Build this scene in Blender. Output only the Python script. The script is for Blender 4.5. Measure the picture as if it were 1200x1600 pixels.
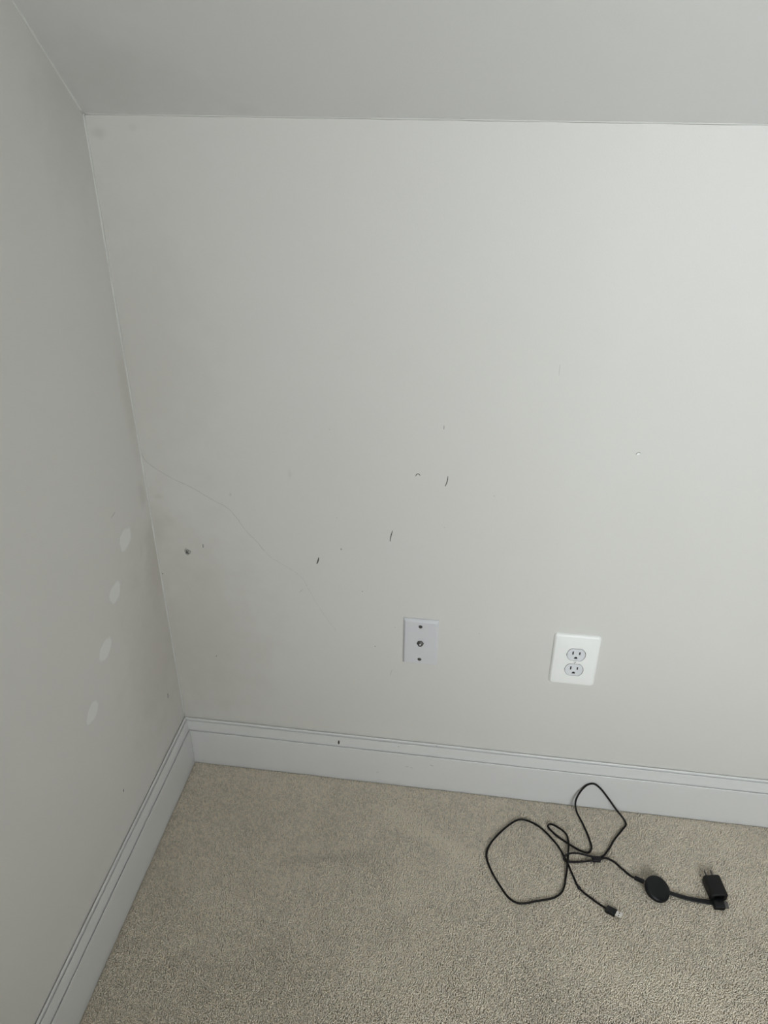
import bpy, bmesh, math, random
import numpy as np
from mathutils import Vector, Matrix

for o in list(bpy.data.objects):
    bpy.data.objects.remove(o, do_unlink=True)
scene = bpy.context.scene
C = scene.collection
rng = np.random.default_rng(7)
random.seed(7)

# ------------------------------------------------------------------ camera
cam_d = bpy.data.cameras.new('camera')
cam_d.sensor_fit = 'VERTICAL'
cam_d.sensor_height = 24.0
cam_d.lens = 1255.56 / 1600.0 * 24.0
cam_d.clip_start = 0.02
cam = bpy.data.objects.new('camera', cam_d)
C.objects.link(cam)
RIGHT = Vector((0.9901, 0.1400, 0.0031)).normalized()
FWD = Vector((-0.1190, 0.8527, -0.5086)).normalized()
RIGHT = (RIGHT - FWD * RIGHT.dot(FWD)).normalized()
UP = RIGHT.cross(FWD).normalized()
rm = Matrix((RIGHT, UP, -FWD)).transposed()
cam.matrix_world = Matrix.Translation((0.63199, -1.26024, 1.45515)) @ rm.to_4x4()
scene.camera = cam

# ------------------------------------------------------------------ world and exposure
W_ROOM, D_ROOM, H_KNEE, H_CEIL = 6.00, 1.75, 1.3555, 2.45
WIN_X0, WIN_X1, WIN_Z0, WIN_Z1 = 0.95, 1.88, 0.58, 1.92
T_FRONT = 0.75      # front wall deepened into a bay to cut off window light leftwards
world = bpy.data.worlds.new('overcast_sky')
scene.world = world
world.use_nodes = True
bg = world.node_tree.nodes['Background']
bg.inputs['Color'].default_value = (0.902, 0.968, 1.0, 1)
bg.inputs['Strength'].default_value = 16.9
por_d = bpy.data.lights.new('window_portal', 'AREA')
por_d.shape = 'RECTANGLE'
por_d.size, por_d.size_y = WIN_X1 - WIN_X0, WIN_Z1 - WIN_Z0
por_d.cycles.is_portal = True
por = bpy.data.objects.new('window_portal', por_d)
C.objects.link(por)
por.location = ((WIN_X0 + WIN_X1) / 2, -D_ROOM - T_FRONT - 0.01, (WIN_Z0 + WIN_Z1) / 2)
por.rotation_euler = (math.radians(90), 0, 0)       # shines along +Y, into the room
vs = scene.view_settings
vs.view_transform = 'Standard'
vs.look = 'None'
vs.gamma = 1.0
vs.use_curve_mapping = False
vs.exposure = 0.0

# ------------------------------------------------------------------ helpers
def tag(o, label=None, cat=None, group=None, kind=None):
    if label: o['label'] = label
    if cat: o['category'] = cat
    if group: o['group'] = group
    if kind: o['kind'] = kind
    return o

def link_mesh(name, me, mat, parent=None, smooth=False):
    o = bpy.data.objects.new(name, me)
    C.objects.link(o)
    if mat: me.materials.append(mat)
    if parent: o.parent = parent
    if smooth:
        me.shade_smooth()
    return o

def bm_obj(name, bm, mat, parent=None, smooth=False, angle=None):
    bmesh.ops.recalc_face_normals(bm, faces=bm.faces)
    me = bpy.data.meshes.new(name)
    bm.to_mesh(me); bm.free()
    o = link_mesh(name, me, mat, parent, smooth)
    if angle is not None:
        me.set_sharp_from_angle(angle=math.radians(angle))
    return o

def empty(name, loc, rot=(0, 0, 0)):
    o = bpy.data.objects.new(name, None)
    o.empty_display_size = 0.03
    C.objects.link(o)
    o.location = loc
    o.rotation_euler = rot
    return o

def add_box(bm, x0, x1, y0, y1, z0, z1):
    v = [bm.verts.new(p) for p in ((x0,y0,z0),(x1,y0,z0),(x1,y1,z0),(x0,y1,z0),(x0,y0,z1),(x1,y0,z1),(x1,y1,z1),(x0,y1,z1))]
    for f in ((3,2,1,0),(4,5,6,7),(0,1,5,4),(1,2,6,5),(2,3,7,6),(3,0,4,7)):
        bm.faces.new([v[i] for i in f])

def loft(bm, rings, cap0=True, cap1=True):
    """rings: lists of 3-D points, same count each; joined in order."""
    rv = [[bm.verts.new(p) for p in r] for r in rings]
    n = len(rv[0])
    for a, b in zip(rv[:-1], rv[1:]):
        for i in range(n):
            j = (i + 1) % n
            bm.faces.new((a[i], a[j], b[j], b[i]))
    if cap0: bm.faces.new(list(reversed(rv[0])))
    if cap1: bm.faces.new(rv[-1])
    return rv

def rrect(w, h, r, n=6):
    """rounded rectangle outline as (u, v)"""
    r = max(1e-5, min(r, w/2 - 1e-5, h/2 - 1e-5))
    out = []
    for cx, cy, a0 in ((w/2-r, h/2-r, 0), (-w/2+r, h/2-r, 90), (-w/2+r, -h/2+r, 180), (w/2-r, -h/2+r, 270)):
        for k in range(n + 1):
            a = math.radians(a0 + 90 * k / n)
            out.append((cx + r * math.cos(a), cy + r * math.sin(a)))
    return out

def circle(r, n=24, cx=0, cy=0):
    return [(cx + r * math.cos(2*math.pi*k/n), cy + r * math.sin(2*math.pi*k/n)) for k in range(n)]

def holed(bm, outer, holes, depth, floor_depth):
    """front face at w=depth with holes whose walls go back to floor_depth; u,v,w -> (u,-w,v)"""
    def ring(pts, w): return [bm.verts.new((u, -w, v)) for u, v in pts]
    edges = []
    fo = ring(outer, depth)
    for i in range(len(fo)): edges.append(bm.edges.new((fo[i], fo[(i+1) % len(fo)])))
    for h in holes:
        a = ring(h, depth); b = ring(h, floor_depth)
        for i in range(len(a)):
            j = (i + 1) % len(a)
            edges.append(bm.edges.new((a[i], a[j])))
        for i in range(len(a)):
            j = (i + 1) % len(a)
            bm.faces.new((a[i], a[j], b[j], b[i]))
        
    bmesh.ops.triangle_fill(bm, edges=edges, use_beauty=True, use_dissolve=False, normal=(0, -1, 0))
    return fo

def catmull(pts, sub=10):
    P = [np.array(p, float) for p in pts]
    P = [2*P[0]-P[1]] + P + [2*P[-1]-P[-2]]
    out = []
    for i in range(1, len(P) - 2):
        p0, p1, p2, p3 = P[i-1:i+3]
        t0 = 0; t1 = t0 + max(np.linalg.norm(p1-p0), 1e-6)**.5
        t2 = t1 + max(np.linalg.norm(p2-p1), 1e-6)**.5; t3 = t2 + max(np.linalg.norm(p3-p2), 1e-6)**.5
        for k in range(sub):
            t = t1 + (t2 - t1) * k / sub
            a1 = (t1-t)/(t1-t0)*p0 + (t-t0)/(t1-t0)*p1
            a2 = (t2-t)/(t2-t1)*p1 + (t-t1)/(t2-t1)*p2
            a3 = (t3-t)/(t3-t2)*p2 + (t-t2)/(t3-t2)*p3
            b1 = (t2-t)/(t2-t0)*a1 + (t-t0)/(t2-t0)*a2
            b2 = (t3-t)/(t3-t1)*a2 + (t-t1)/(t3-t1)*a3
            out.append((t2-t)/(t2-t1)*b1 + (t-t1)/(t2-t1)*b2)
    out.append(P[-2])
    return [Vector(p) for p in out]

def tube(bm, path, r, n=10):
    nrm = Vector((0, 0, 1)); rings = []
    for i, p in enumerate(path):
        t = (path[min(i+1, len(path)-1)] - path[max(i-1, 0)]).normalized()
        nrm = nrm - t * nrm.dot(t)
        if nrm.length < 1e-4: nrm = t.orthogonal()
        nrm.normalize(); b = t.cross(nrm)
        rings.append([p + r * (math.cos(2*math.pi*k/n) * nrm + math.sin(2*math.pi*k/n) * b) for k in range(n)])
    loft(bm, rings)

# ------------------------------------------------------------------ materials
def new_mat(name):
    m = bpy.data.materials.new(name); m.use_nodes = True
    return m, m.node_tree, m.node_tree.nodes['Principled BSDF']

def noise(nt, coord, scale, detail=3, rough=.5):
    n = nt.nodes.new('ShaderNodeTexNoise')
    n.inputs['Scale'].default_value = scale
    n.inputs['Detail'].default_value = detail
    n.inputs['Roughness'].default_value = rough
    nt.links.new(coord, n.inputs['Vector'])
    return n

def plain(name, col, rough=.5, metal=0.0, bump=None, spec=.5, var=.0):
    m, nt, b = new_mat(name)
    b.inputs['Roughness'].default_value = rough
    b.inputs['Metallic'].default_value = metal
    b.inputs['Specular IOR Level'].default_value = spec
    tc = nt.nodes.new('ShaderNodeTexCoord')
    n = noise(nt, tc.outputs['Object'], 60, 3)
    mx = nt.nodes.new('ShaderNodeMix'); mx.data_type = 'RGBA'
    mx.inputs['A'].default_value = (*[c * (1 - var) for c in col], 1)
    mx.inputs['B'].default_value = (*[min(1, c * (1 + var)) for c in col], 1)
    nt.links.new(n.outputs['Fac'], mx.inputs['Factor'])
    nt.links.new(mx.outputs['Result'], b.inputs['Base Color'])
    if bump:
        n2 = noise(nt, tc.outputs['Object'], bump[0], 2)
        bp = nt.nodes.new('ShaderNodeBump')
        bp.inputs['Strength'].default_value = bump[1]
        bp.inputs['Distance'].default_value = bump[2]
        nt.links.new(n2.outputs['Fac'], bp.inputs['Height'])
        nt.links.new(bp.outputs['Normal'], b.inputs['Normal'])
    return m

def wall_paint(name, col, spots=(), rough=.55):
    """matt wall paint, roller texture, slight unevenness, and soft stains and painted corner shade (centre, radii, colour, strength)"""
    m, nt, b = new_mat(name)
    b.inputs['Roughness'].default_value = rough
    b.inputs['Specular IOR Level'].default_value = .3
    tc = nt.nodes.new('ShaderNodeTexCoord'); co = tc.outputs['Object']
    n = noise(nt, co, 2.2, 4, .55)
    mx = nt.nodes.new('ShaderNodeMix'); mx.data_type = 'RGBA'
    mx.inputs['A'].default_value = (col[0] * .985, col[1] * .98, col[2] * .965, 1)
    mx.inputs['B'].default_value = (min(1, col[0] * 1.01), min(1, col[1] * 1.015), min(1, col[2] * 1.03), 1)
    nt.links.new(n.outputs['Fac'], mx.inputs['Factor'])
    cur = mx.outputs['Result']
    wob = noise(nt, co, 18, 3, .6)
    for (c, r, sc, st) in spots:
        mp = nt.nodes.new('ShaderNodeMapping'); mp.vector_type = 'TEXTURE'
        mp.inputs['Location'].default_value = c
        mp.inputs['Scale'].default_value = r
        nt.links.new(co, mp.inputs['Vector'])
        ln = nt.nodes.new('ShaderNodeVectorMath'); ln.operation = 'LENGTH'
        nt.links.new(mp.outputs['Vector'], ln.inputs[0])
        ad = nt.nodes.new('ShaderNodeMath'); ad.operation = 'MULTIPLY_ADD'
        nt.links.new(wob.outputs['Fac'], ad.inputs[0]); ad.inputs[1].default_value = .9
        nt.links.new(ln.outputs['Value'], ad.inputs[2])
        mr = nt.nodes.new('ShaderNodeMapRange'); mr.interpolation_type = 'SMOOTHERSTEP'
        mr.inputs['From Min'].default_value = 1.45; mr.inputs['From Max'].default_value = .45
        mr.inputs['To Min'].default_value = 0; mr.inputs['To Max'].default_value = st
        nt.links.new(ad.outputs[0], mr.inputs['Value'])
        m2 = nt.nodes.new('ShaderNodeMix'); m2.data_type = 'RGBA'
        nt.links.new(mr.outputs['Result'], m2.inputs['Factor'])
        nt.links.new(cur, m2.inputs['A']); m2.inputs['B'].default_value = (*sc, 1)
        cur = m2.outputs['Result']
    nt.links.new(cur, b.inputs['Base Color'])
    h1 = noise(nt, co, 420, 2, .5); h2 = noise(nt, co, 9, 2, .5)
    ma = nt.nodes.new('ShaderNodeMath'); ma.operation = 'MULTIPLY_ADD'
    nt.links.new(h2.outputs['Fac'], ma.inputs[0]); ma.inputs[1].default_value = 4.0
    nt.links.new(h1.outputs['Fac'], ma.inputs[2])
    bp = nt.nodes.new('ShaderNodeBump'); bp.inputs['Strength'].default_value = .35
    bp.inputs['Distance'].default_value = .0004
    nt.links.new(ma.outputs[0], bp.inputs['Height']); nt.links.new(bp.outputs['Normal'], b.inputs['Normal'])
    return m

PAINT = (.648, .63, .598)
STAIN_SHADE = (.40, .36, .28)  # small smudges, plus warm dim corner light painted in by the broad spots
GRIME_SHADE = (.34, .33, .30)  # smudges, plus shade painted into the large top-left spots
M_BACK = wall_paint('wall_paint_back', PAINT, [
    ((.020, 0, 1.330), (.020, .1, .014), GRIME_SHADE, .22),
    ((.075, 0, 1.338), (.012, .1, .008), GRIME_SHADE, .10),
    ((.020, 0, .700), (.016, .1, .010), STAIN_SHADE, .22),
    ((.012, 0, .640), (.045, .1, .100), STAIN_SHADE, .20),
    ((.282, 0, .770), (.006, .1, .014), STAIN_SHADE, .14),
    ((.060, 0, .380), (.240, .1, .420), STAIN_SHADE, .24),  # broad spots here and next line: dim, warm corner light put into the paint
    ((.040, 0, 1.00), (.200, .1, .400), STAIN_SHADE, .14),
    ((.1653, 0, .7162), (.005, .1, .006), GRIME_SHADE, .30),
    ((.915, 0, .070), (.05, .1, .03), GRIME_SHADE, .04)])
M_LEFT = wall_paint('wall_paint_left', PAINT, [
    ((0, -.015, .900), (.1, .035, .170), STAIN_SHADE, .22),
    ((0, -.020, .710), (.1, .022, .040), GRIME_SHADE, .20),
    ((0, -.010, .560), (.1, .080, .160), STAIN_SHADE, .24),
    ((0, -.060, .380), (.1, .240, .400), STAIN_SHADE, .24),  # broad spot: the corner's warmer, dimmer light painted on this wall
    ((0, -.040, 1.36), (.1, .160, .220), GRIME_SHADE, .17)])  # corner grime, widened to paint the top of the wall darker as shade
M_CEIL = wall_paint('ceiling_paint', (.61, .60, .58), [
    ((.08, -.050, 1.40), (.22, .13, .14), GRIME_SHADE, .17),  # corner grime, enlarged so its colour also supplies missing corner shade
    ((.25, -.012, 1.36), (.035, .02, .02), GRIME_SHADE, .12)])
M_OTHER = wall_paint('wall_paint_plain', PAINT)
M_TRIM = plain('trim_paint', (.67, .665, .655), .42, bump=(25, .06, .0004), var=.01)
M_CAULK = plain('caulk', (.68, .67, .64), .6)
M_PLATE = plain('ivory_white_plastic', (.63, .625, .645), .35, var=.01)
M_PLATE2 = plain('bright_white_plastic', (.87, .87, .85), .32, var=.008)
M_RECEP = plain('cool_white_nylon', (.72, .725, .75), .4)
M_DARK = plain('dark_cavity', (.012, .012, .012), .8)  # near-black colour standing in for the shade inside holes and slots
M_STEEL = plain('nickel', (.30, .29, .28), .35, 1.0)
M_SCREW = plain('tarnished_screw', (.16, .155, .15), .45, .8)
M_WIRE = plain('black_cable_jacket', (.0060, .0045, .004), .55, spec=.25)
M_BLACK = plain('black_plastic', (.0055, .0062, .0070), .45, spec=.3, bump=(900, .15, .0002))
M_BLACK2 = plain('black_adapter_plastic', (.0070, .0068, .0066), .5, spec=.3, bump=(900, .15, .0002))
M_CLIP = plain('dark_grey_strap', (.012, .010, .013), .6, spec=.3)
M_USBMETAL = plain('bright_tinned_steel', (.80, .78, .75), .28, 1.0)
M_SCUFF = plain('black_scuff', (.055, .05, .045), .7)
M_SCUFF_MID = plain('grey_scuff', (.30, .29, .27), .7)
M_SCUFF_FAINT = plain('faint_scuff', (.50, .49, .46), .7)
M_CRACK = plain('hairline_crack_shade', (.47, .46, .43), .8)
M_CRACK_FAINT = plain('faint_crack_shade', (.54, .53, .50), .8)
M_CHIP = plain('bare_plaster', (.86, .86, .85), .8)

def patch_mat():
    m, nt, b = new_mat('wall_filler')
    b.inputs['Roughness'].default_value = .7
    b.inputs['Specular IOR Level'].default_value = .3
    at = nt.nodes.new('ShaderNodeAttribute'); at.attribute_name = 'cover'
    tc = nt.nodes.new('ShaderNodeTexCoord')
    n = noise(nt, tc.outputs['Object'], 110, 3)
    ma = nt.nodes.new('ShaderNodeMath'); ma.operation = 'MULTIPLY_ADD'
    nt.links.new(n.outputs['Fac'], ma.inputs[0]); ma.inputs[1].default_value = .9
    nt.links.new(at.outputs['Fac'], ma.inputs[2])
    mr = nt.nodes.new('ShaderNodeMapRange'); mr.interpolation_type = 'SMOOTHSTEP'
    mr.inputs['From Min'].default_value = .62; mr.inputs['From Max'].default_value = 1.2
    nt.links.new(ma.outputs[0], mr.inputs['Value'])
    mx = nt.nodes.new('ShaderNodeMix'); mx.data_type = 'RGBA'
    mx.inputs['A'].default_value = (*PAINT, 1); mx.inputs['B'].default_value = (.735, .73, .70, 1)
    nt.links.new(mr.outputs['Result'], mx.inputs['Factor'])
    nt.links.new(mx.outputs['Result'], b.inputs['Base Color'])
    return m
M_FILLER = patch_mat()

def carpet_mat(use_attr):
    m, nt, b = new_mat('carpet_pile' if use_attr else 'carpet_backing')
    b.inputs['Roughness'].default_value = .95
    b.inputs['Specular IOR Level'].default_value = .1
    tc = nt.nodes.new('ShaderNodeTexCoord')
    if use_attr:
        at = nt.nodes.new('ShaderNodeAttribute'); at.attribute_name = 'tint'
        nt.links.new(at.outputs['Color'], b.inputs['Base Color'])
        b.inputs['Sheen Weight'].default_value = .5
        b.inputs['Sheen Tint'].default_value = (1, .92, .80, 1)
        b.inputs['Sheen Roughness'].default_value = .6
    else:
        n = noise(nt, tc.outputs['Object'], 260, 4, .7)
        mx = nt.nodes.new('ShaderNodeMix'); mx.data_type = 'RGBA'
        mx.inputs['A'].default_value = (.55, .49, .40, 1)
        mx.inputs['B'].default_value = (.75, .67, .555, 1)
        nt.links.new(n.outputs['Fac'], mx.inputs['Factor'])
        nt.links.new(mx.outputs['Result'], b.inputs['Base Color'])
        bp = nt.nodes.new('ShaderNodeBump'); bp.inputs['Distance'].default_value = .004
        nt.links.new(n.outputs['Fac'], bp.inputs['Height']); nt.links.new(bp.outputs['Normal'], b.inputs['Normal'])
    return m
M_PILE = carpet_mat(True)
M_BACKING = carpet_mat(False)

# ------------------------------------------------------------------ room shell
T = .12
PILE = .0055
bm = bmesh.new(); add_box(bm, -T, W_ROOM + T, -D_ROOM - T_FRONT, T, -PILE - .1, -PILE)
tag(bm_obj('floor', bm, M_BACKING), kind='structure')
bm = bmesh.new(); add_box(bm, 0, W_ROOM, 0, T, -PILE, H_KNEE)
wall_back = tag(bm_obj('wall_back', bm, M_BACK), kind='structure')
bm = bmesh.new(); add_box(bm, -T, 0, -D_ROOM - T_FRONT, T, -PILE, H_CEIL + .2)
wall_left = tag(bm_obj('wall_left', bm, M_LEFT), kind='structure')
bm = bmesh.new(); add_box(bm, W_ROOM, W_ROOM + T, -D_ROOM - T_FRONT, T, -PILE, H_CEIL + .2)
tag(bm_obj('wall_right', bm, M_OTHER), kind='structure')
# unseen front wall with the window opening, made thick to shape its light
bm = bmesh.new()
add_box(bm, 0, WIN_X0, -D_ROOM - T_FRONT, -D_ROOM, -PILE, H_CEIL + .2)
add_box(bm, WIN_X1, W_ROOM, -D_ROOM - T_FRONT, -D_ROOM, -PILE, H_CEIL + .2)
add_box(bm, WIN_X0, WIN_X1, -D_ROOM - T_FRONT, -D_ROOM, -PILE, WIN_Z0)
add_box(bm, WIN_X0, WIN_X1, -D_ROOM - T_FRONT, -D_ROOM, WIN_Z1, H_CEIL + .2)
tag(bm_obj('wall_front', bm, M_OTHER), kind='structure')
# sloped ceiling over the knee wall running up to a flat ceiling
ys = H_CEIL - H_KNEE
prof = [(0, H_KNEE), (-ys, H_CEIL), (-D_ROOM, H_CEIL), (-D_ROOM, H_CEIL + T), (-ys, H_CEIL + T), (T, H_KNEE + .04), (T, H_KNEE)]
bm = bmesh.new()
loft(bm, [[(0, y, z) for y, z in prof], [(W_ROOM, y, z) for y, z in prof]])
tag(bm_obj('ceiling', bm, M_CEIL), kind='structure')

# window in the front wall (behind the camera)
win = tag(empty('window_1', ((WIN_X0 + WIN_X1) / 2, -D_ROOM - T_FRONT + .06, WIN_Z0)), kind='structure')
ww, wh = WIN_X1 - WIN_X0, WIN_Z1 - WIN_Z0
bm = bmesh.new()
add_box(bm, -ww/2, -ww/2 + .045, -.03, .03, 0, wh); add_box(bm, ww/2 - .045, ww/2, -.03, .03, 0, wh)
add_box(bm, -ww/2 + .045, ww/2 - .045, -.03, .03, 0, .045); add_box(bm, -ww/2 + .045, ww/2 - .045, -.03, .03, wh - .045, wh)
bm_obj('window_frame', bm, M_TRIM, win)
bm = bmesh.new(); add_box(bm, -ww/2 + .045, ww/2 - .045, -.02, .02, wh/2 - .02, wh/2 + .02)
bm_obj('meeting_rail', bm, M_TRIM, win)
bm = bmesh.new(); add_box(bm, -ww/2 - .06, ww/2 + .06, .06, .10, -.03, 0)
bm_obj('window_sill', bm, M_TRIM, win)
gm, gnt, gb = new_mat('window_glass')
gt = gnt.nodes.new('ShaderNodeBsdfTransparent'); gg = gnt.nodes.new('ShaderNodeBsdfGlossy')
gg.inputs['Roughness'].default_value = .02
gmx = gnt.nodes.new('ShaderNodeMixShader'); gmx.inputs[0].default_value = .06
gnt.links.new(gt.outputs[0], gmx.inputs[1]); gnt.links.new(gg.outputs[0], gmx.inputs[2])
gnt.links.new(gmx.outputs[0], gnt.nodes['Material Output'].inputs['Surface'])
for z0, z1 in ((.045, wh/2 - .02), (wh/2 + .02, wh - .045)):
    bm = bmesh.new(); add_box(bm, -ww/2 + .045, ww/2 - .045, -.002, .002, z0, z1)
    bm_obj('pane', bm, gm, win)

# ------------------------------------------------------------------ baseboards
# profile as (distance from wall, height)
BP = [(.0009, -.008), (.0009, .1240), (.0016, .1254), (.0028, .1260), (.0042, .1256), (.0050, .1244), (.0050, .1176), (.0064, .1176), (.0066, .1204),
      (.0074, .1210), (.0080, .1202), (.0083, .1150), (.0088, .1090), (.0096, .1030), (.0102, .0990), (.0100, .0922), (.0116, .0922), (.0118, .0946),
      (.0124, .0955), (.0133, .0956), (.0139, .0948), (.0141, .0934), (.0140, .0900), (.0140, -.008)]
def wob(x, s): return .0004 * math.sin(x * 5.1 + s) + .0003 * math.sin(x * 13.7 + 2 * s)
bm = bmesh.new()
rings = []
for k in range(41):
    f = k / 40
    rings.append([((d + .0001) * (1 - f) + W_ROOM * f if k == 0 else W_ROOM * f + (d if k == 0 else 0), -d, z + (wob(W_ROOM * f, 0) if z > 0 else 0)) for d, z in BP])
loft(bm, rings)
bb_back = tag(bm_obj('baseboard_back', bm, M_TRIM, smooth=True, angle=22), kind='structure')
bm = bmesh.new()
rings = []
for k in range(31):
    f = k / 30
    rings.append([(d, -(d + .0006) if k == 0 else -D_ROOM * f, z + (wob(D_ROOM * f, 1) if z > 0 else 0)) for d, z in BP])
loft(bm, rings)
bb_left = tag(bm_obj('baseboard_left', bm, M_TRIM, smooth=True, angle=22), kind='structure')
for nm, fn, L0, L1 in (('baseboard_right', lambda d, s, z: (W_ROOM - d, -s, z), .02, D_ROOM - .02),
                       ('baseboard_front', lambda d, s, z: (s, -D_ROOM + d, z), .02, W_ROOM - .02)):
    bm = bmesh.new()
    loft(bm, [[fn(d, s, z) for d, z in BP] for s in (L0, L1)])
    tag(bm_obj(nm, bm, M_TRIM), kind='structure')

# ------------------------------------------------------------------ caulk beads in the inside corners
def bead(name, a, b, u, v, r, seed, mat=M_CAULK):
    """thin uneven quarter-round bead from a to b, lying between directions u and v"""
    a, b, u, v = Vector(a), Vector(b), Vector(u), Vector(v)
    n = int((b - a).length / .012); rings = []
    for k in range(n + 1):
        p = a.lerp(b, k / n)
        rr = r * (1 + .28 * math.sin(k * .83 + seed) * math.sin(k * .31 + 2 * seed) + .12 * random.uniform(-1, 1))
        sec = [p + u * rr, p + (u + v).normalized() * rr * .46, p + v * rr, p - (u + v) * .0002]
        rings.append(sec)
    bm = bmesh.new(); loft(bm, rings)
    return tag(bm_obj(name, bm, mat, smooth=True), kind='structure')
s45 = math.sqrt(.5)
bead('trim_1', (.001, 0, H_KNEE), (W_ROOM, 0, H_KNEE), (0, -s45, s45), (0, 0, -1), .0014, 1.3)
bead('trim_2', (0, 0, .128), (0, 0, H_KNEE), (1, 0, 0), (0, -1, 0), .0024, 2.1)
bead('trim_3', (0, 0, H_KNEE), (0, -ys, H_CEIL), (1, 0, 0), (0, -s45, -s45), .0024, .4)

# ------------------------------------------------------------------ marks on the walls
def stroke(name, pts, widths, mat, parent, fn, lift=.0002):
    """thin raised stroke along wall points (a, z); fn maps (a, z, off) to the world"""
    n = len(pts); L = []; Rr = []
    for i in range(n):
        p = Vector(pts[i]); t = (Vector(pts[min(i+1, n-1)]) - Vector(pts[max(i-1, 0)])).normalized()
        q = Vector((-t.y, t.x)) * widths[i] / 2
        L.append(p + q); Rr.append(p - q)
    bm = bmesh.new()
    rings = [[fn(a.x, a.y, 0), fn(a.x, a.y, lift), fn(b.x, b.y, lift), fn(b.x, b.y, 0)] for a, b in zip(L, Rr)]
    loft(bm, rings)
    return bm_obj(name, bm, mat, parent)
def on_back(a, z, off): return (a, -off, z)
def on_left(a, z, off): return (off, a, z)
def taper(p, q, w, n=6, bend=.0):
    p, q = Vector(p), Vector(q); pts = []; ws = []
    for k in range(n + 1):
        f = k / n; m = p.lerp(q, f); t = (q - p)
        pts.append(m + Vector((-t.y, t.x)) * bend * math.sin(math.pi * f))
        ws.append(w * (.18 + .82 * math.sin(math.pi * (.12 + .80 * f)) ** .8))
    return pts, ws
for p, q, w, mt, bd in [
        ((.4678, .6403), (.4725, .6648), .0019, M_SCUFF, .03), ((.3249, .5755), (.3293, .5908), .0028, M_SCUFF, -.04),
        ((.5660, .7660), (.5702, .7870), .0017, M_SCUFF, -.05), ((.5128, .7825), (.5170, .7882), .0015, M_SCUFF, .1),
        ((.5165, .7882), (.5208, .7838), .0015, M_SCUFF, .1), ((.5592, .8767), (.5594, .8845), .0014, M_SCUFF_MID, 0),
        ((.0979, .5911), (.0983, .6001), .0026, M_SCUFF_MID, 0), ((.4708, .3075), (.4747, .3256), .0011, M_SCUFF_FAINT, .05),
        ((.2855, .5023), (.2951, .5128), .0013, M_SCUFF_FAINT, 0), ((.7412, .9850), (.7409, 1.004), .0010, M_SCUFF_FAINT, 0)]:
    pts, ws = taper(p, q, w, bend=bd)
    stroke('scuff_mark', pts, ws, mt, wall_back, on_back)
for a, z, r, mt in [(.3738, .6142, .0018, M_SCUFF_MID), (.4136, .519, .0012, M_SCUFF_MID), (.3593, .8633, .0010, M_SCUFF_FAINT),
                    (.6536, .7535, .0013, M_SCUFF_FAINT), (.5678, .6803, .0011, M_SCUFF_FAINT), (.367, .6834, .0011, M_SCUFF_FAINT),
                    (.4386, .3829, .0014, M_SCUFF_MID), (.6473, .4407, .0011, M_SCUFF_FAINT), (.0952, .3149, .0016, M_SCUFF_MID),
                    (.479, .4373, .0013, M_SCUFF_FAINT), (.0045, .520, .0016, M_SCUFF_MID)]:
    pts, ws = taper((a, z - r), (a + r * .25, z + r), r * 1.7, 4)
    stroke('fleck', pts, ws, mt, wall_back, on_back)
for p, q, w, mt in [((-.0609, .2377), (-.0583, .2500), .0022, M_SCUFF), ((-.2960, .2199), (-.2939, .2260), .0024, M_SCUFF),
                    ((-.1454, .7378), (-.1290, .7398), .0020, M_SCUFF_FAINT)]:
    pts, ws = taper(p, q, w)
    stroke('scuff_mark', pts, ws, mt, wall_left, on_left)
crack = [(.0024, .7912), (.0066, .7782), (.0218, .7633), (.0562, .7417), (.0916, .7253), (.1266, .7033), (.1585, .685), (.1752, .6624),
         (.1895, .6378), (.2068, .6176), (.2299, .5857), (.2519, .5698), (.2791, .5528), (.2963, .5362), (.3067, .5109), (.3234, .4747),
         (.3419, .4412), (.3583, .4151)]
cp = catmull([(a, z, 0) for a, z in crack], 6)
cpts = [Vector((p.x + random.uniform(-1, 1) * .0003, p.y + random.uniform(-1, 1) * .0003)) for p in cp]
for a, b, w, mt in ((0, 58, .0010, M_CRACK), (58, len(cpts), .0009, M_CRACK_FAINT)):
    seg = cpts[a:b + 1]
    stroke('hairline_crack', seg, [w * (.6 + .8 * random.random()) for _ in seg], mt, wall_back, on_back, .00012)

# torn anchor hole low on the back wall: raised plaster lip around a dark pit
bm = bmesh.new(); N = 20; rr = [[], [], [], []]
for k in range(N):
    a = 2 * math.pi * k / N; j = 1 + .12 * math.sin(3 * a + 1) + .06 * math.sin(7 * a)
    for i, (r, off) in enumerate(((.0072, 0), (.0058, .0011), (.0044, .0012), (.0036, .0001))):
        rr[i].append((.0644 + .92 * r * j * math.cos(a), -off, .5788 + 1.08 * r * j * math.sin(a)))
loft(bm, rr, cap0=False, cap1=False)
anchor = bm_obj('anchor_hole', bm, plain('torn_plaster', (.36, .35, .32), .9, bump=(500, .6, .001), var=.35), wall_back, smooth=True)
bm = bmesh.new()
for pts, r in (([(.0625, -.0009, .5820), (.0640, -.0012, .5780), (.0662, -.0009, .5752)], .0011), ([(.0610, -.0006, .5770), (.0640, -.0008, .5757)], .0009),
               ([(.0668, -.0007, .5815), (.0655, -.0009, .5790)], .0008)):
    tube(bm, [Vector(p) for p in pts], r, 6)
bm_obj('torn_paper', bm, M_SCREW, anchor)
# chipped dent at the right of the back wall
bm = bmesh.new()
tube(bm, catmull([(.8835, -.0003, .8528), (.8850, -.0006, .8553), (.8876, -.0006, .8566), (.8902, -.0004, .8560)], 5), .0006, 6)
chip = bm_obj('chip_edge', bm, M_SCUFF_MID, wall_back)
pts, ws = taper((.8848, .8530), (.8896, .8545), .0032)
stroke('bare_plaster', pts, ws, M_CHIP, wall_back, on_back, .0003)

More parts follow.
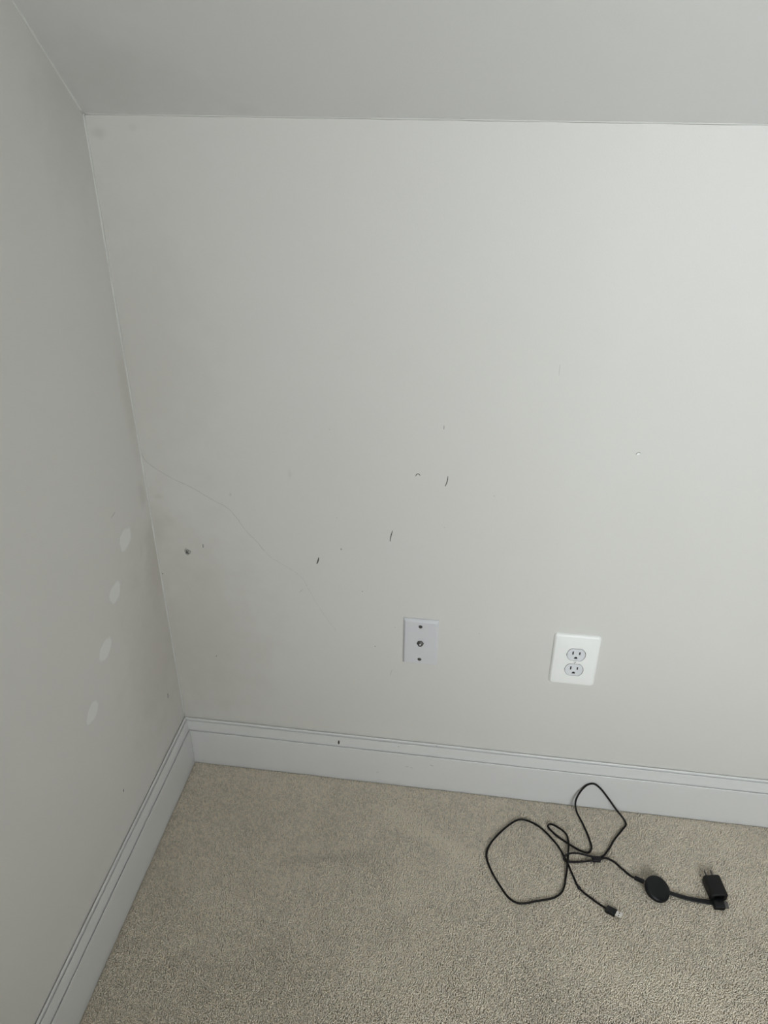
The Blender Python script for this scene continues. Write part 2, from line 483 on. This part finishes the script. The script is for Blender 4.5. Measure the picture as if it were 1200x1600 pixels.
# four oval dabs of filler on the left wall
for poly in [[(-.0882, .6857), (-.0911, .664), (-.112, .6541), (-.1308, .6567), (-.1348, .6801), (-.1167, .6928)],
             [(-.1644, .6201), (-.1601, .6069), (-.1721, .5887), (-.1962, .5891), (-.2052, .6081), (-.1962, .6197)],
             [(-.2291, .5443), (-.2256, .5293), (-.2504, .5137), (-.2742, .5224), (-.2742, .5375), (-.2516, .5493)],
             [(-.3098, .471), (-.3093, .4561), (-.3269, .4428), (-.3523, .4514), (-.3515, .4639), (-.3275, .4775)]]:
    loop = catmull([(a, z, 0) for a, z in poly + poly[:1]], 6)[:-1]
    cx = sum(p.x for p in loop) / len(loop); cz = sum(p.y for p in loop) / len(loop)
    verts = []; cov = []; faces = []; n = len(loop)
    levels = ((1.12, .00004, 0.0), (1.0, .00006, .3), (.8, .00008, .8), (.5, .0001, 1.0))
    for s, off, c in levels:
        for p in loop:
            verts.append((off, cx + (p.x - cx) * s, cz + (p.y - cz) * s)); cov.append(c)
    verts.append((.0001, cx, cz)); cov.append(1.0)
    for l in range(3):
        for i in range(n):
            j = (i + 1) % n
            faces.append((l*n + i, l*n + j, (l+1)*n + j, (l+1)*n + i))
    for i in range(n): faces.append((3*n + i, 3*n + (i + 1) % n, 4*n))
    me = bpy.data.meshes.new('filler_patch'); me.from_pydata(verts, [], faces)
    at = me.attributes.new('cover', 'FLOAT', 'POINT'); at.data.foreach_set('value', cov)
    bmx = bmesh.new(); bmx.from_mesh(me); bmesh.ops.recalc_face_normals(bmx, faces=bmx.faces); bmx.to_mesh(me); bmx.free()
    o = link_mesh('filler_patch', me, M_FILLER, wall_left, True)
    o['label'] = 'pale oval dab of filler'

# marks on the back baseboard
def on_flat(a, z, off): return (a, -.0140 - off, z)
def on_band(a, z, off): return (a, -(.0083 + max(0, .115 - z) * .115) - off - .0003, z)
def on_top(a, z, off): return (a, -.0051 - off, z)
pts, ws = taper((.3575, .1015), (.3582, .1115), .0042)
stroke('nail_hole', pts, ws, M_SCUFF, bb_back, on_band, .0003)
pts, ws = taper((.4905, .1144), (.4922, .1112), .0028)
stroke('fleck', pts, ws, M_SCUFF_FAINT, bb_back, on_band, .0002)
for p, q, w, mt in [((.5076, .0578), (.5161, .0591), .0022, M_SCUFF_FAINT), ((.5190, .0576), (.5248, .0564), .0020, M_SCUFF_FAINT),
                    ((.5628, .0726), (.5700, .0697), .0024, M_SCUFF_FAINT), ((.4427, .0289), (.4486, .0319), .0016, M_SCUFF_FAINT)]:
    pts, ws = taper(p, q, w)
    stroke('scuff_mark', pts, ws, mt, bb_back, on_flat, .00015)
pts, ws = taper((.5745, .1213), (.5745, .1256), .0012)
stroke('joint_line', pts, ws, M_SCUFF_MID, bb_back, on_top, .0002)

# ------------------------------------------------------------------ carpet pile
def value_noise(x, y, cell, seed):
    g = np.random.default_rng(seed).random((256, 256))
    u = x / cell + 60; v = y / cell + 90
    i = np.floor(u).astype(int); j = np.floor(v).astype(int); fu = u - i; fv = v - j
    fu = fu*fu*(3-2*fu); fv = fv*fv*(3-2*fv); i %= 255; j %= 255
    return (g[i, j]*(1-fu)*(1-fv) + g[i+1, j]*fu*(1-fv) + g[i, j+1]*(1-fu)*fv + g[i+1, j+1]*fu*fv) * 2 - 1
SP = .0023
X1, Y1 = 1.72, -.95
gx, gy = np.meshgrid(np.arange(.0165, X1, SP), np.arange(-.0165, Y1, -SP), indexing='ij')
gx = gx.ravel() + rng.uniform(-.45, .45, gx.size) * SP
gy = gy.ravel() + rng.uniform(-.45, .45, gy.size) * SP
edge = np.minimum(gx - .0140, -gy - .0140)
keep = edge > .0026
gx, gy, edge = gx[keep], gy[keep], edge[keep]
NT = gx.size
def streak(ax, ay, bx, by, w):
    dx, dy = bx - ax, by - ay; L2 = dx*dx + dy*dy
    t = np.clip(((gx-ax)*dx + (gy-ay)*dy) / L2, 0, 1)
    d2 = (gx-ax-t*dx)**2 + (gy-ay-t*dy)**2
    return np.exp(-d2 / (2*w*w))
low = .55*value_noise(gx, gy, .16, 3) + .35*value_noise(gx, gy, .06, 4) + .25*value_noise(gx, gy, .022, 5)
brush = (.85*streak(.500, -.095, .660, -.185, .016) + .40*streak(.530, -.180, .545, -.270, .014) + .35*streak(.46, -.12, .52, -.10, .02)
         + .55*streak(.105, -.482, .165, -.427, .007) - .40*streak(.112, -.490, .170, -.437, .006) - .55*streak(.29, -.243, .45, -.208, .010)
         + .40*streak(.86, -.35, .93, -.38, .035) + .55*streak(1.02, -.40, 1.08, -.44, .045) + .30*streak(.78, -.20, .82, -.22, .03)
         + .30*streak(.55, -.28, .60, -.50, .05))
fine = rng.normal(0, 1, NT)
clump = value_noise(gx, gy, .0046, 9)
lum = 1 + .11*low + .28*brush + .11*np.clip(fine, -2, 2) + .12*clump  # brush puts the lighter and darker shading of leaning pile into the colour
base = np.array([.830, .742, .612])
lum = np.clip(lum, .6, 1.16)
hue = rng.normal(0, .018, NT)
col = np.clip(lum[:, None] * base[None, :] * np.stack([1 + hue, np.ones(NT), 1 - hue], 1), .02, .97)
# tuft geometry: three-sided twisted stalk with a blunt leaning tip
ht = PILE * (.97 + .035 * np.clip(rng.normal(0, 1, NT), -2, 1.2) + .02*clump) * np.clip(.35 + edge / .016, .35, 1.0) + .0004 * (low - .5)
lean_a = 2.2 * value_noise(gx, gy, .05, 12) + rng.normal(0, 1.0, NT)
lean = .0007 + .0006*rng.random(NT)
lx, ly = lean*np.cos(lean_a), lean*np.sin(lean_a) - .0012*brush
a0 = rng.uniform(0, 2*math.pi, NT)
rb, rt = .0015, .0016
V = np.zeros((NT, 6, 3), np.float32)
for k in range(3):
    a = a0 + 2*math.pi*k/3
    V[:, k, 0] = gx + rb*np.cos(a); V[:, k, 1] = gy + rb*np.sin(a); V[:, k, 2] = -PILE
    a = a + .9
    V[:, 3+k, 0] = gx + lx + rt*np.cos(a); V[:, 3+k, 1] = gy + ly + rt*np.sin(a)
    V[:, 3+k, 2] = -PILE + ht + rng.normal(0, .0002, NT)
V[:, :, 2] = np.minimum(V[:, :, 2], .0003)
V[:, :, 0] = np.maximum(V[:, :, 0], .0143); V[:, :, 1] = np.minimum(V[:, :, 1], -.0143)
tri = np.array([(0,1,4),(0,4,3),(1,2,5),(1,5,4),(2,0,3),(2,3,5),(3,4,5)])
F = (np.arange(NT)[:, None, None]*6 + tri[None]).reshape(-1, 3)
me = bpy.data.meshes.new('carpet_pile')
me.vertices.add(NT*6); me.vertices.foreach_set('co', V.ravel())
nf = len(F)
me.loops.add(nf*3); me.loops.foreach_set('vertex_index', F.ravel().astype(np.int32))
me.polygons.add(nf); me.polygons.foreach_set('loop_start', np.arange(0, nf*3, 3, dtype=np.int32))
me.polygons.foreach_set('loop_total', np.full(nf, 3, np.int32))
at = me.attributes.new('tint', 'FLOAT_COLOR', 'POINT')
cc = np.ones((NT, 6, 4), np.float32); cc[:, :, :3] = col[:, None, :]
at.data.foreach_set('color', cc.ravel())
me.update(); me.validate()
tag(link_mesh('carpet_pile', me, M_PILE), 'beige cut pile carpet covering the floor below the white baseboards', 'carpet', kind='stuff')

# ------------------------------------------------------------------ coaxial wall plate
coax = tag(empty('coaxial_wall_plate', (.5317, 0, .4080)),
           'narrow square cornered white wall plate with a single metal coaxial connector', 'wall plate')
def plate_rings(spec):
    return [[(u, -w, v) for u, v in rrect(a, b, r, 4)] for a, b, r, w in spec]
bm = bmesh.new()
loft(bm, plate_rings([(.0700, .1140, .0012, 0), (.0702, .1142, .0012, .0022), (.0694, .1134, .0012, .0030),
                      (.0630, .1060, .0012, .0068), (.0616, .1046, .0012, .0072)]))
bm_obj('plate', bm, M_PLATE, coax, True, 12)
for dz in (.0418, -.0418):
    bm = bmesh.new()
    loft(bm, [[(u, -w, v) for u, v in circle(r, 20, -.0007, dz)] for r, w in ((.0040, .0070), (.0040, .0075), (.0034, .0080), (.0030, .0080))], cap1=False)
    loft(bm, [[(u, -w, v) for u, v in circle(r, 20, -.0007, dz)] for r, w in ((.0030, .0080), (.0026, .0074))], cap0=False)
    s = bm_obj('screw', bm, M_SCREW, coax, True, 40); s['label'] = 'small dark screw'
    bm = bmesh.new(); a = .6 if dz > 0 else -.2
    loft(bm, [[(-.0007 + u*math.cos(a) - v*math.sin(a), -w, dz + u*math.sin(a) + v*math.cos(a)) for u, v in rrect(.0048, .0009, .0002, 2)] for w in (.0072, .0076)])
    bm_obj('screw_slot', bm, M_DARK, s)
bm = bmesh.new()
hexo = [(.0074*math.cos(math.radians(60*k + 10)), .0074*math.sin(math.radians(60*k + 10))) for k in range(6)]
loft(bm, [[(u*s, -w, v*s) for u, v in hexo] for s, w in ((1, .0070), (1, .0082), (.93, .0088))])
nut = bm_obj('hex_nut', bm, M_SCREW, coax)
bm = bmesh.new(); rings = []
for k in range(17):
    w = .0080 + .0050 * k / 16
    rings.append([(u, -w, v) for u, v in circle(.0046 if k % 2 else .0041, 20)])
rings += [[(u, -.0130, v) for u, v in circle(.0034, 20)], [(u, -.0105, v) for u, v in circle(.0033, 20)]]
loft(bm, rings)
con = bm_obj('coaxial_connector', bm, M_SCREW, coax, True, 30); con['label'] = 'threaded metal coaxial connector'
bm = bmesh.new(); loft(bm, [[(u, -w, v) for u, v in circle(r, 14)] for r, w in ((.0017, .0107), (.0017, .0122), (.0010, .0123))])
bm_obj('dielectric', bm, M_PLATE2, con)

# ------------------------------------------------------------------ duplex outlet
out = tag(empty('duplex_outlet', (.8369, 0, .3987)),
          'oversized bright white round cornered duplex power outlet on the wall', 'outlet')
def face_outline(cv, grow=0.0, n=40):
    pts = []
    for k in range(n):
        a = 2*math.pi*(k + .5)/n; r = .0173 + grow
        pts.append((r*math.cos(a) + .0012, cv + max(-.0143 - grow, min(.0143 + grow, r*math.sin(a)))))
    return pts
CV = (.0163, -.0218)
bm = bmesh.new()
outer = rrect(.0775, .1141, .0040, 6)
holes = [face_outline(c, .0011) for c in CV]
fo = holed(bm, outer, holes, .0066, .0015)
prev = fo
for a, b, r, w in ((.0815, .1181, .0055, .0061), (.0862, .1228, .0068, .0042), (.0888, .1254, .0072, .0022), (.0893, .1259, .0074, .0010), (.0893, .1259, .0074, 0)):
    ring = [bm.verts.new((u, -w, v)) for u, v in rrect(a, b, r, 6)]
    for i in range(len(ring)):
        j = (i + 1) % len(ring)
        bm.faces.new((prev[i], prev[j], ring[j], ring[i]))
    prev = ring
plate = bm_obj('plate', bm, M_PLATE2, out, True, 14)
for c in CV:
    bm = bmesh.new()
    def slot(cu, cv, w, h): return [(cu + a, cv + b) for a, b in ((-w/2, -h/2), (w/2, -h/2), (w/2, h/2), (-w/2, h/2))]
    def dshape(cu, cv, r, n=10):
        return [(cu + r*math.cos(math.pi*k/n), cv + r*math.sin(math.pi*k/n)*1.05) for k in range(n + 1)] + [(cu - r, cv - r*.7), (cu + r, cv - r*.7)]
    fh = [slot(.0012 - .0064, c + .0040, .0027, .0085), slot(.0012 + .0064, c + .0040, .0027, .0072), dshape(.0012, c - .0080, .0031)]
    fo = holed(bm, face_outline(c), fh, .0068, .0030)
    back = [bm.verts.new((u, -.0015, v)) for u, v in face_outline(c)]
    for i in range(len(back)):
        j = (i + 1) % len(back); bm.faces.new((fo[i], fo[j], back[j], back[i]))
    rec = bm_obj('receptacle_face', bm, M_RECEP, out); rec['label'] = 'cool white three-hole socket face'
    for nm, h in zip(('slot', 'slot', 'ground_hole'), fh):
        bm = bmesh.new()
        cu = sum(p[0] for p in h)/len(h); cv_ = sum(p[1] for p in h)/len(h)
        loft(bm, [[(cu + (u-cu)*.97, -w, cv_ + (v-cv_)*.97) for u, v in h] for w in (.0025, .0062)])  # dark block fills the hole almost flush, in place of its shade
        bm_obj(nm, bm, M_DARK, rec)
bm = bmesh.new(); loft(bm, [[(u, -w, v) for u, v in circle(r, 20, .0009, -.0028)] for r, w in ((.0029, .0064), (.0029, .0070), (.0022, .0076))])
s = bm_obj('screw', bm, M_PLATE2, out, True, 40)
bm = bmesh.new(); a = math.radians(50)
loft(bm, [[(.0009 + u*math.cos(a) - v*math.sin(a), -w, -.0028 + u*math.sin(a) + v*math.cos(a)) for u, v in rrect(.0046, .0008, .0002, 2)] for w in (.0070, .0078)])
bm_obj('screw_slot', bm, M_SCREW, s)
bm = bmesh.new(); loft(bm, [[(u, -w, v) for u, v in rrect(.050, .088, .002, 2)] for w in (.0004, .0014)])
bm_obj('mounting_yoke', bm, M_DARK, out)

# ------------------------------------------------------------------ USB charging cable
R_W = .0021
usb = tag(empty('usb_cable', (.86, -.16, 0)), 'thin black cable lying in open loops on carpet with a silver tipped plug', 'cable')
UO = Vector((.86, -.16, 0))
path = [(.9310, -.2605, .0045), (.9240, -.2560, .0036), (.9043, -.2420, .002), (.8810, -.2217, .002), (.8701, -.1947, .0026), (.8613, -.1695, .0036),
        (.8530, -.1500, .0036), (.8413, -.1266, .002), (.8092, -.0897, .0018), (.7824, -.0754, .0018), (.7646, -.0747, .0018), (.7442, -.0892, .0018),
        (.7059, -.1398, .0018), (.6962, -.1706, .0018), (.7035, -.1996, .0018), (.7223, -.2346, .0018), (.7452, -.2648, .0018),
        (.7638, -.2717, .0018), (.7986, -.2613, .0018), (.8336, -.2480, .0018), (.8480, -.2321, .0020), (.8557, -.2025, .0030),
        (.8604, -.1720, .0072), (.8622, -.1543, .0070), (.8650, -.1200, .0062), (.8611, -.1000, .0060), (.8457, -.0861, .0060), (.8285, -.0790, .0050),
        (.8242, -.0832, .0036), (.8370, -.1002, .0022), (.8640, -.1202, .0018), (.8906, -.1350, .0018), (.9055, -.1362, .0018),
        (.9123, -.1250, .0018), (.9095, -.1025, .0020), (.8990, -.0690, .0040), (.8861, -.0440, .0120), (.8826, -.0330, .0234), (.8845, -.0260, .0338), (.8944, -.0190, .0557),
        (.9052, -.0162, .0687), (.9168, -.0162, .0726), (.9313, -.0190, .0639), (.9492, -.0270, .0461), (.9672, -.0370, .0265), (.9860, -.0470, .0085),
        (.9905, -.0538, .0030), (.9807, -.0699, .0018), (.9620, -.0966, .0018), (.9460, -.1255, .0020), (.9345, -.1415, .0040), (.9270, -.1475, .0056),
        (.9103, -.1478, .0060), (.8858, -.1466, .0090), (.8670, -.1500, .0108), (.8560, -.1560, .0080), (.8545, -.1610, .0020), (.8620, -.1640, .0012), (.8783, -.1630, .0018),
        (.9097, -.1560, .0036), (.9240, -.1525, .0050), (.9377, -.1462, .0040), (.9528, -.1495, .0022), (.9679, -.1635, .0020), (.9849, -.1805, .0040), (.9945, -.1880, .0070)]
path = [Vector((p[0], p[1], max(p[2], .0027))) - UO for p in path]
bm = bmesh.new(); tube(bm, catmull(path, 8), R_W, 10)
bm_obj('cord', bm, M_WIRE, usb, True)

def frame(a, b, up=(0, 0, 1)):
    """matrix with +X from a to b, Z near up, origin at a"""
    a, b = Vector(a), Vector(b); x = (b - a).normalized(); y = Vector(up).cross(x).normalized(); z = x.cross(y)
    m = Matrix((x, y, z)).transposed().to_4x4(); m.translation = a
    return m
def block(bm, M, sections):
    """sections: (x, width, height, corner radius, z offset)"""
    loft(bm, [[M @ Vector((x, u, v + zo)) for u, v in rrect(w, h, r, 4)] for x, w, h, r, zo in sections])

Mu = Matrix.Translation(-UO) @ frame((.9290, -.2600, .0048), (.9555, -.2729, .0058))
bm = bmesh.new()
block(bm, Mu, [(0, .0120, .0060, .0015, 0), (.0010, .0146, .0078, .0018, 0), (.0190, .0146, .0078, .0018, 0), (.0196, .0138, .0070, .0016, 0)])
pl = bm_obj('usb_plug', bm, M_BLACK, usb, True, 35)
bm = bmesh.new(); block(bm, Mu, [(.0190, .0120, .0046, .0004, 0), (.0310, .0120, .0046, .0004, 0)])
sh = bm_obj('metal_shell', bm, M_USBMETAL, pl); sh['label'] = 'silver metal plug shell'
for v in (-.0029, .0029):
    bm = bmesh.new(); add_box(bm, .0243, .0266, v - .0011, v + .0011, .0020, .0024)
    bm.transform(Mu); bm_obj('latch_window', bm, M_DARK, pl)
bm = bmesh.new()
Mc = Matrix.Translation(-UO) @ frame((.9118, -.1540, .0052), (.9285, -.1512, .0056))
block(bm, Mc, [(0, .0092, .0066, .0022, 0), (.0012, .0112, .0082, .0026, 0), (.0150, .0112, .0082, .0026, 0), (.0164, .0092, .0066, .0022, 0)])
bm_obj('cable_strap', bm, M_CLIP, usb, True, 35)
bm = bmesh.new(); Mb = Matrix.Translation(-UO) @ frame((.8832, -.2240, .0028), (.8787, -.2190, .0028))
loft(bm, [[Mb @ Vector((x, r*math.cos(2*math.pi*k/14), r*math.sin(2*math.pi*k/14))) for k in range(14)] for x, r in ((0, .0018), (.0012, .0032), (.0034, .0036), (.0056, .0032), (.0068, .0018))])
bm_obj('strain_bead', bm, M_CLIP, usb, True)
bm = bmesh.new()
Mm = Matrix.Translation(-UO) @ frame((.9915, -.1856, .0066), (1.0098, -.1958, .0105))
block(bm, Mm, [(0, .0060, .0050, .0012, 0), (.0010, .0078, .0064, .0016, 0), (.0150, .0078, .0064, .0016, 0), (.0190, .0078, .0060, .0014, 0)])
bm_obj('micro_usb_plug', bm, M_BLACK, usb, True, 35)

# ------------------------------------------------------------------ streaming dongle
DO = Vector((1.0313, -.2085, 0))
don = tag(empty('streaming_dongle', DO), 'round black puck with a flat black ribbon cable ending in a square plug', 'dongle')
nz = Vector((.292, -.190, 1)).normalized()
ux = Vector((0, 1, .3)).cross(nz).normalized(); uy = nz.cross(ux)
pc = Vector((0, 0, .0118))
bm = bmesh.new(); rings = []
for r, h in ((.0001, -.0064), (.0150, -.0064), (.0205, -.0060), (.0240, -.0046), (.0257, -.0022), (.0260, 0), (.0257, .0022), (.0247, .0042), (.0232, .0054),
             (.0215, .0060), (.0150, .0064), (.0001, .0065)):
    rings.append([pc + nz*h + r*(math.cos(2*math.pi*k/64)*ux + math.sin(2*math.pi*k/64)*uy) for k in range(64)])
loft(bm, rings)
bm_obj('puck', bm, M_BLACK, don, True)
# flat ribbon
rib = catmull([(1.0530, -.2105, .0085), (1.0640, -.2125, .0072), (1.0800, -.2148, .0056), (1.1000, -.2165, .0044), (1.1200, -.2178, .0048), (1.1400, -.2195, .0058)], 8)
bm = bmesh.new(); rings = []
for i, p in enumerate(rib):
    t = (rib[min(i+1, len(rib)-1)] - rib[max(i-1, 0)]).normalized(); s = Vector((0, 0, 1)).cross(t).normalized()
    tw = .25 * (1 - i/len(rib)); up = t.cross(s); s2 = s*math.cos(tw) - up*math.sin(tw); u2 = t.cross(s2)
    rings.append([p - DO + s2*a + u2*b for a, b in rrect(.0104, .0024, .0010, 3)])
loft(bm, rings)
bm_obj('ribbon_cable', bm, M_BLACK, don, True, 50)
Mh = Matrix.Translation(-DO) @ frame((1.1360, -.2212, .0058), (1.1570, -.2195, .0058))
bm = bmesh.new()
block(bm, Mh, [(0, .0160, .0080, .002, 0), (.0012, .0205, .0108, .0022, 0), (.0195, .0205, .0108, .0022, 0), (.0205, .0190, .0094, .0020, 0)])
hd = bm_obj('hdmi_plug', bm, M_BLACK, don, True, 35)
bm = bmesh.new(); block(bm, Mh, [(.0200, .0140, .0045, .0008, -.001), (.0285, .0140, .0045, .0008, -.001)])
hs = bm_obj('metal_shell', bm, M_SCREW, hd); hs['label'] = 'dull metal connector tip'

# ------------------------------------------------------------------ power adapter
ad = tag(empty('power_adapter', (1.1445, -.190, 0), (0, 0, math.radians(10))),
         'small black rounded box power adapter with two metal prongs', 'power adapter')
bm = bmesh.new()
def ysec(y, w, h, r, zc): return [(u, y, v + zc) for u, v in rrect(w, h, r, 6)]
AH, ZC = .0210, .0122
loft(bm, [ysec(-.0165, .016, .0090, .002, ZC), ysec(-.0200, .0175, .0105, .003, ZC), ysec(-.0215, .0190, .0120, .0035, ZC), ysec(-.0222, .0296, .0176, .0050, ZC), ysec(-.0212, .0328, .0200, .0056, ZC), ysec(-.0195, .0340, AH, .0062, ZC),
          ysec(.0195, .0340, AH, .0062, ZC), ysec(.0215, .0328, .0200, .0058, ZC), ysec(.0224, .0296, .0172, .0050, ZC)])
bm_obj('body', bm, M_BLACK2, ad, True, 45)
for u in (-.0063, .0063):
    bm = bmesh.new()
    loft(bm, [[(u + a, y, ZC + b) for a, b in rrect(w, h, .0005, 2)] for y, w, h in ((.0215, .0015, .0064), (.0375, .0015, .0064), (.0395, .0010, .0046))])
    pr = bm_obj('prong', bm, M_STEEL, ad); pr['label'] = 'flat metal prong'
    bm = bmesh.new(); loft(bm, [[(u + x, .0350 + a, ZC + b) for a, b in circle(.0014, 12)] for x in (-.00085, .00085)])
    bm_obj('prong_hole', bm, M_DARK, pr)
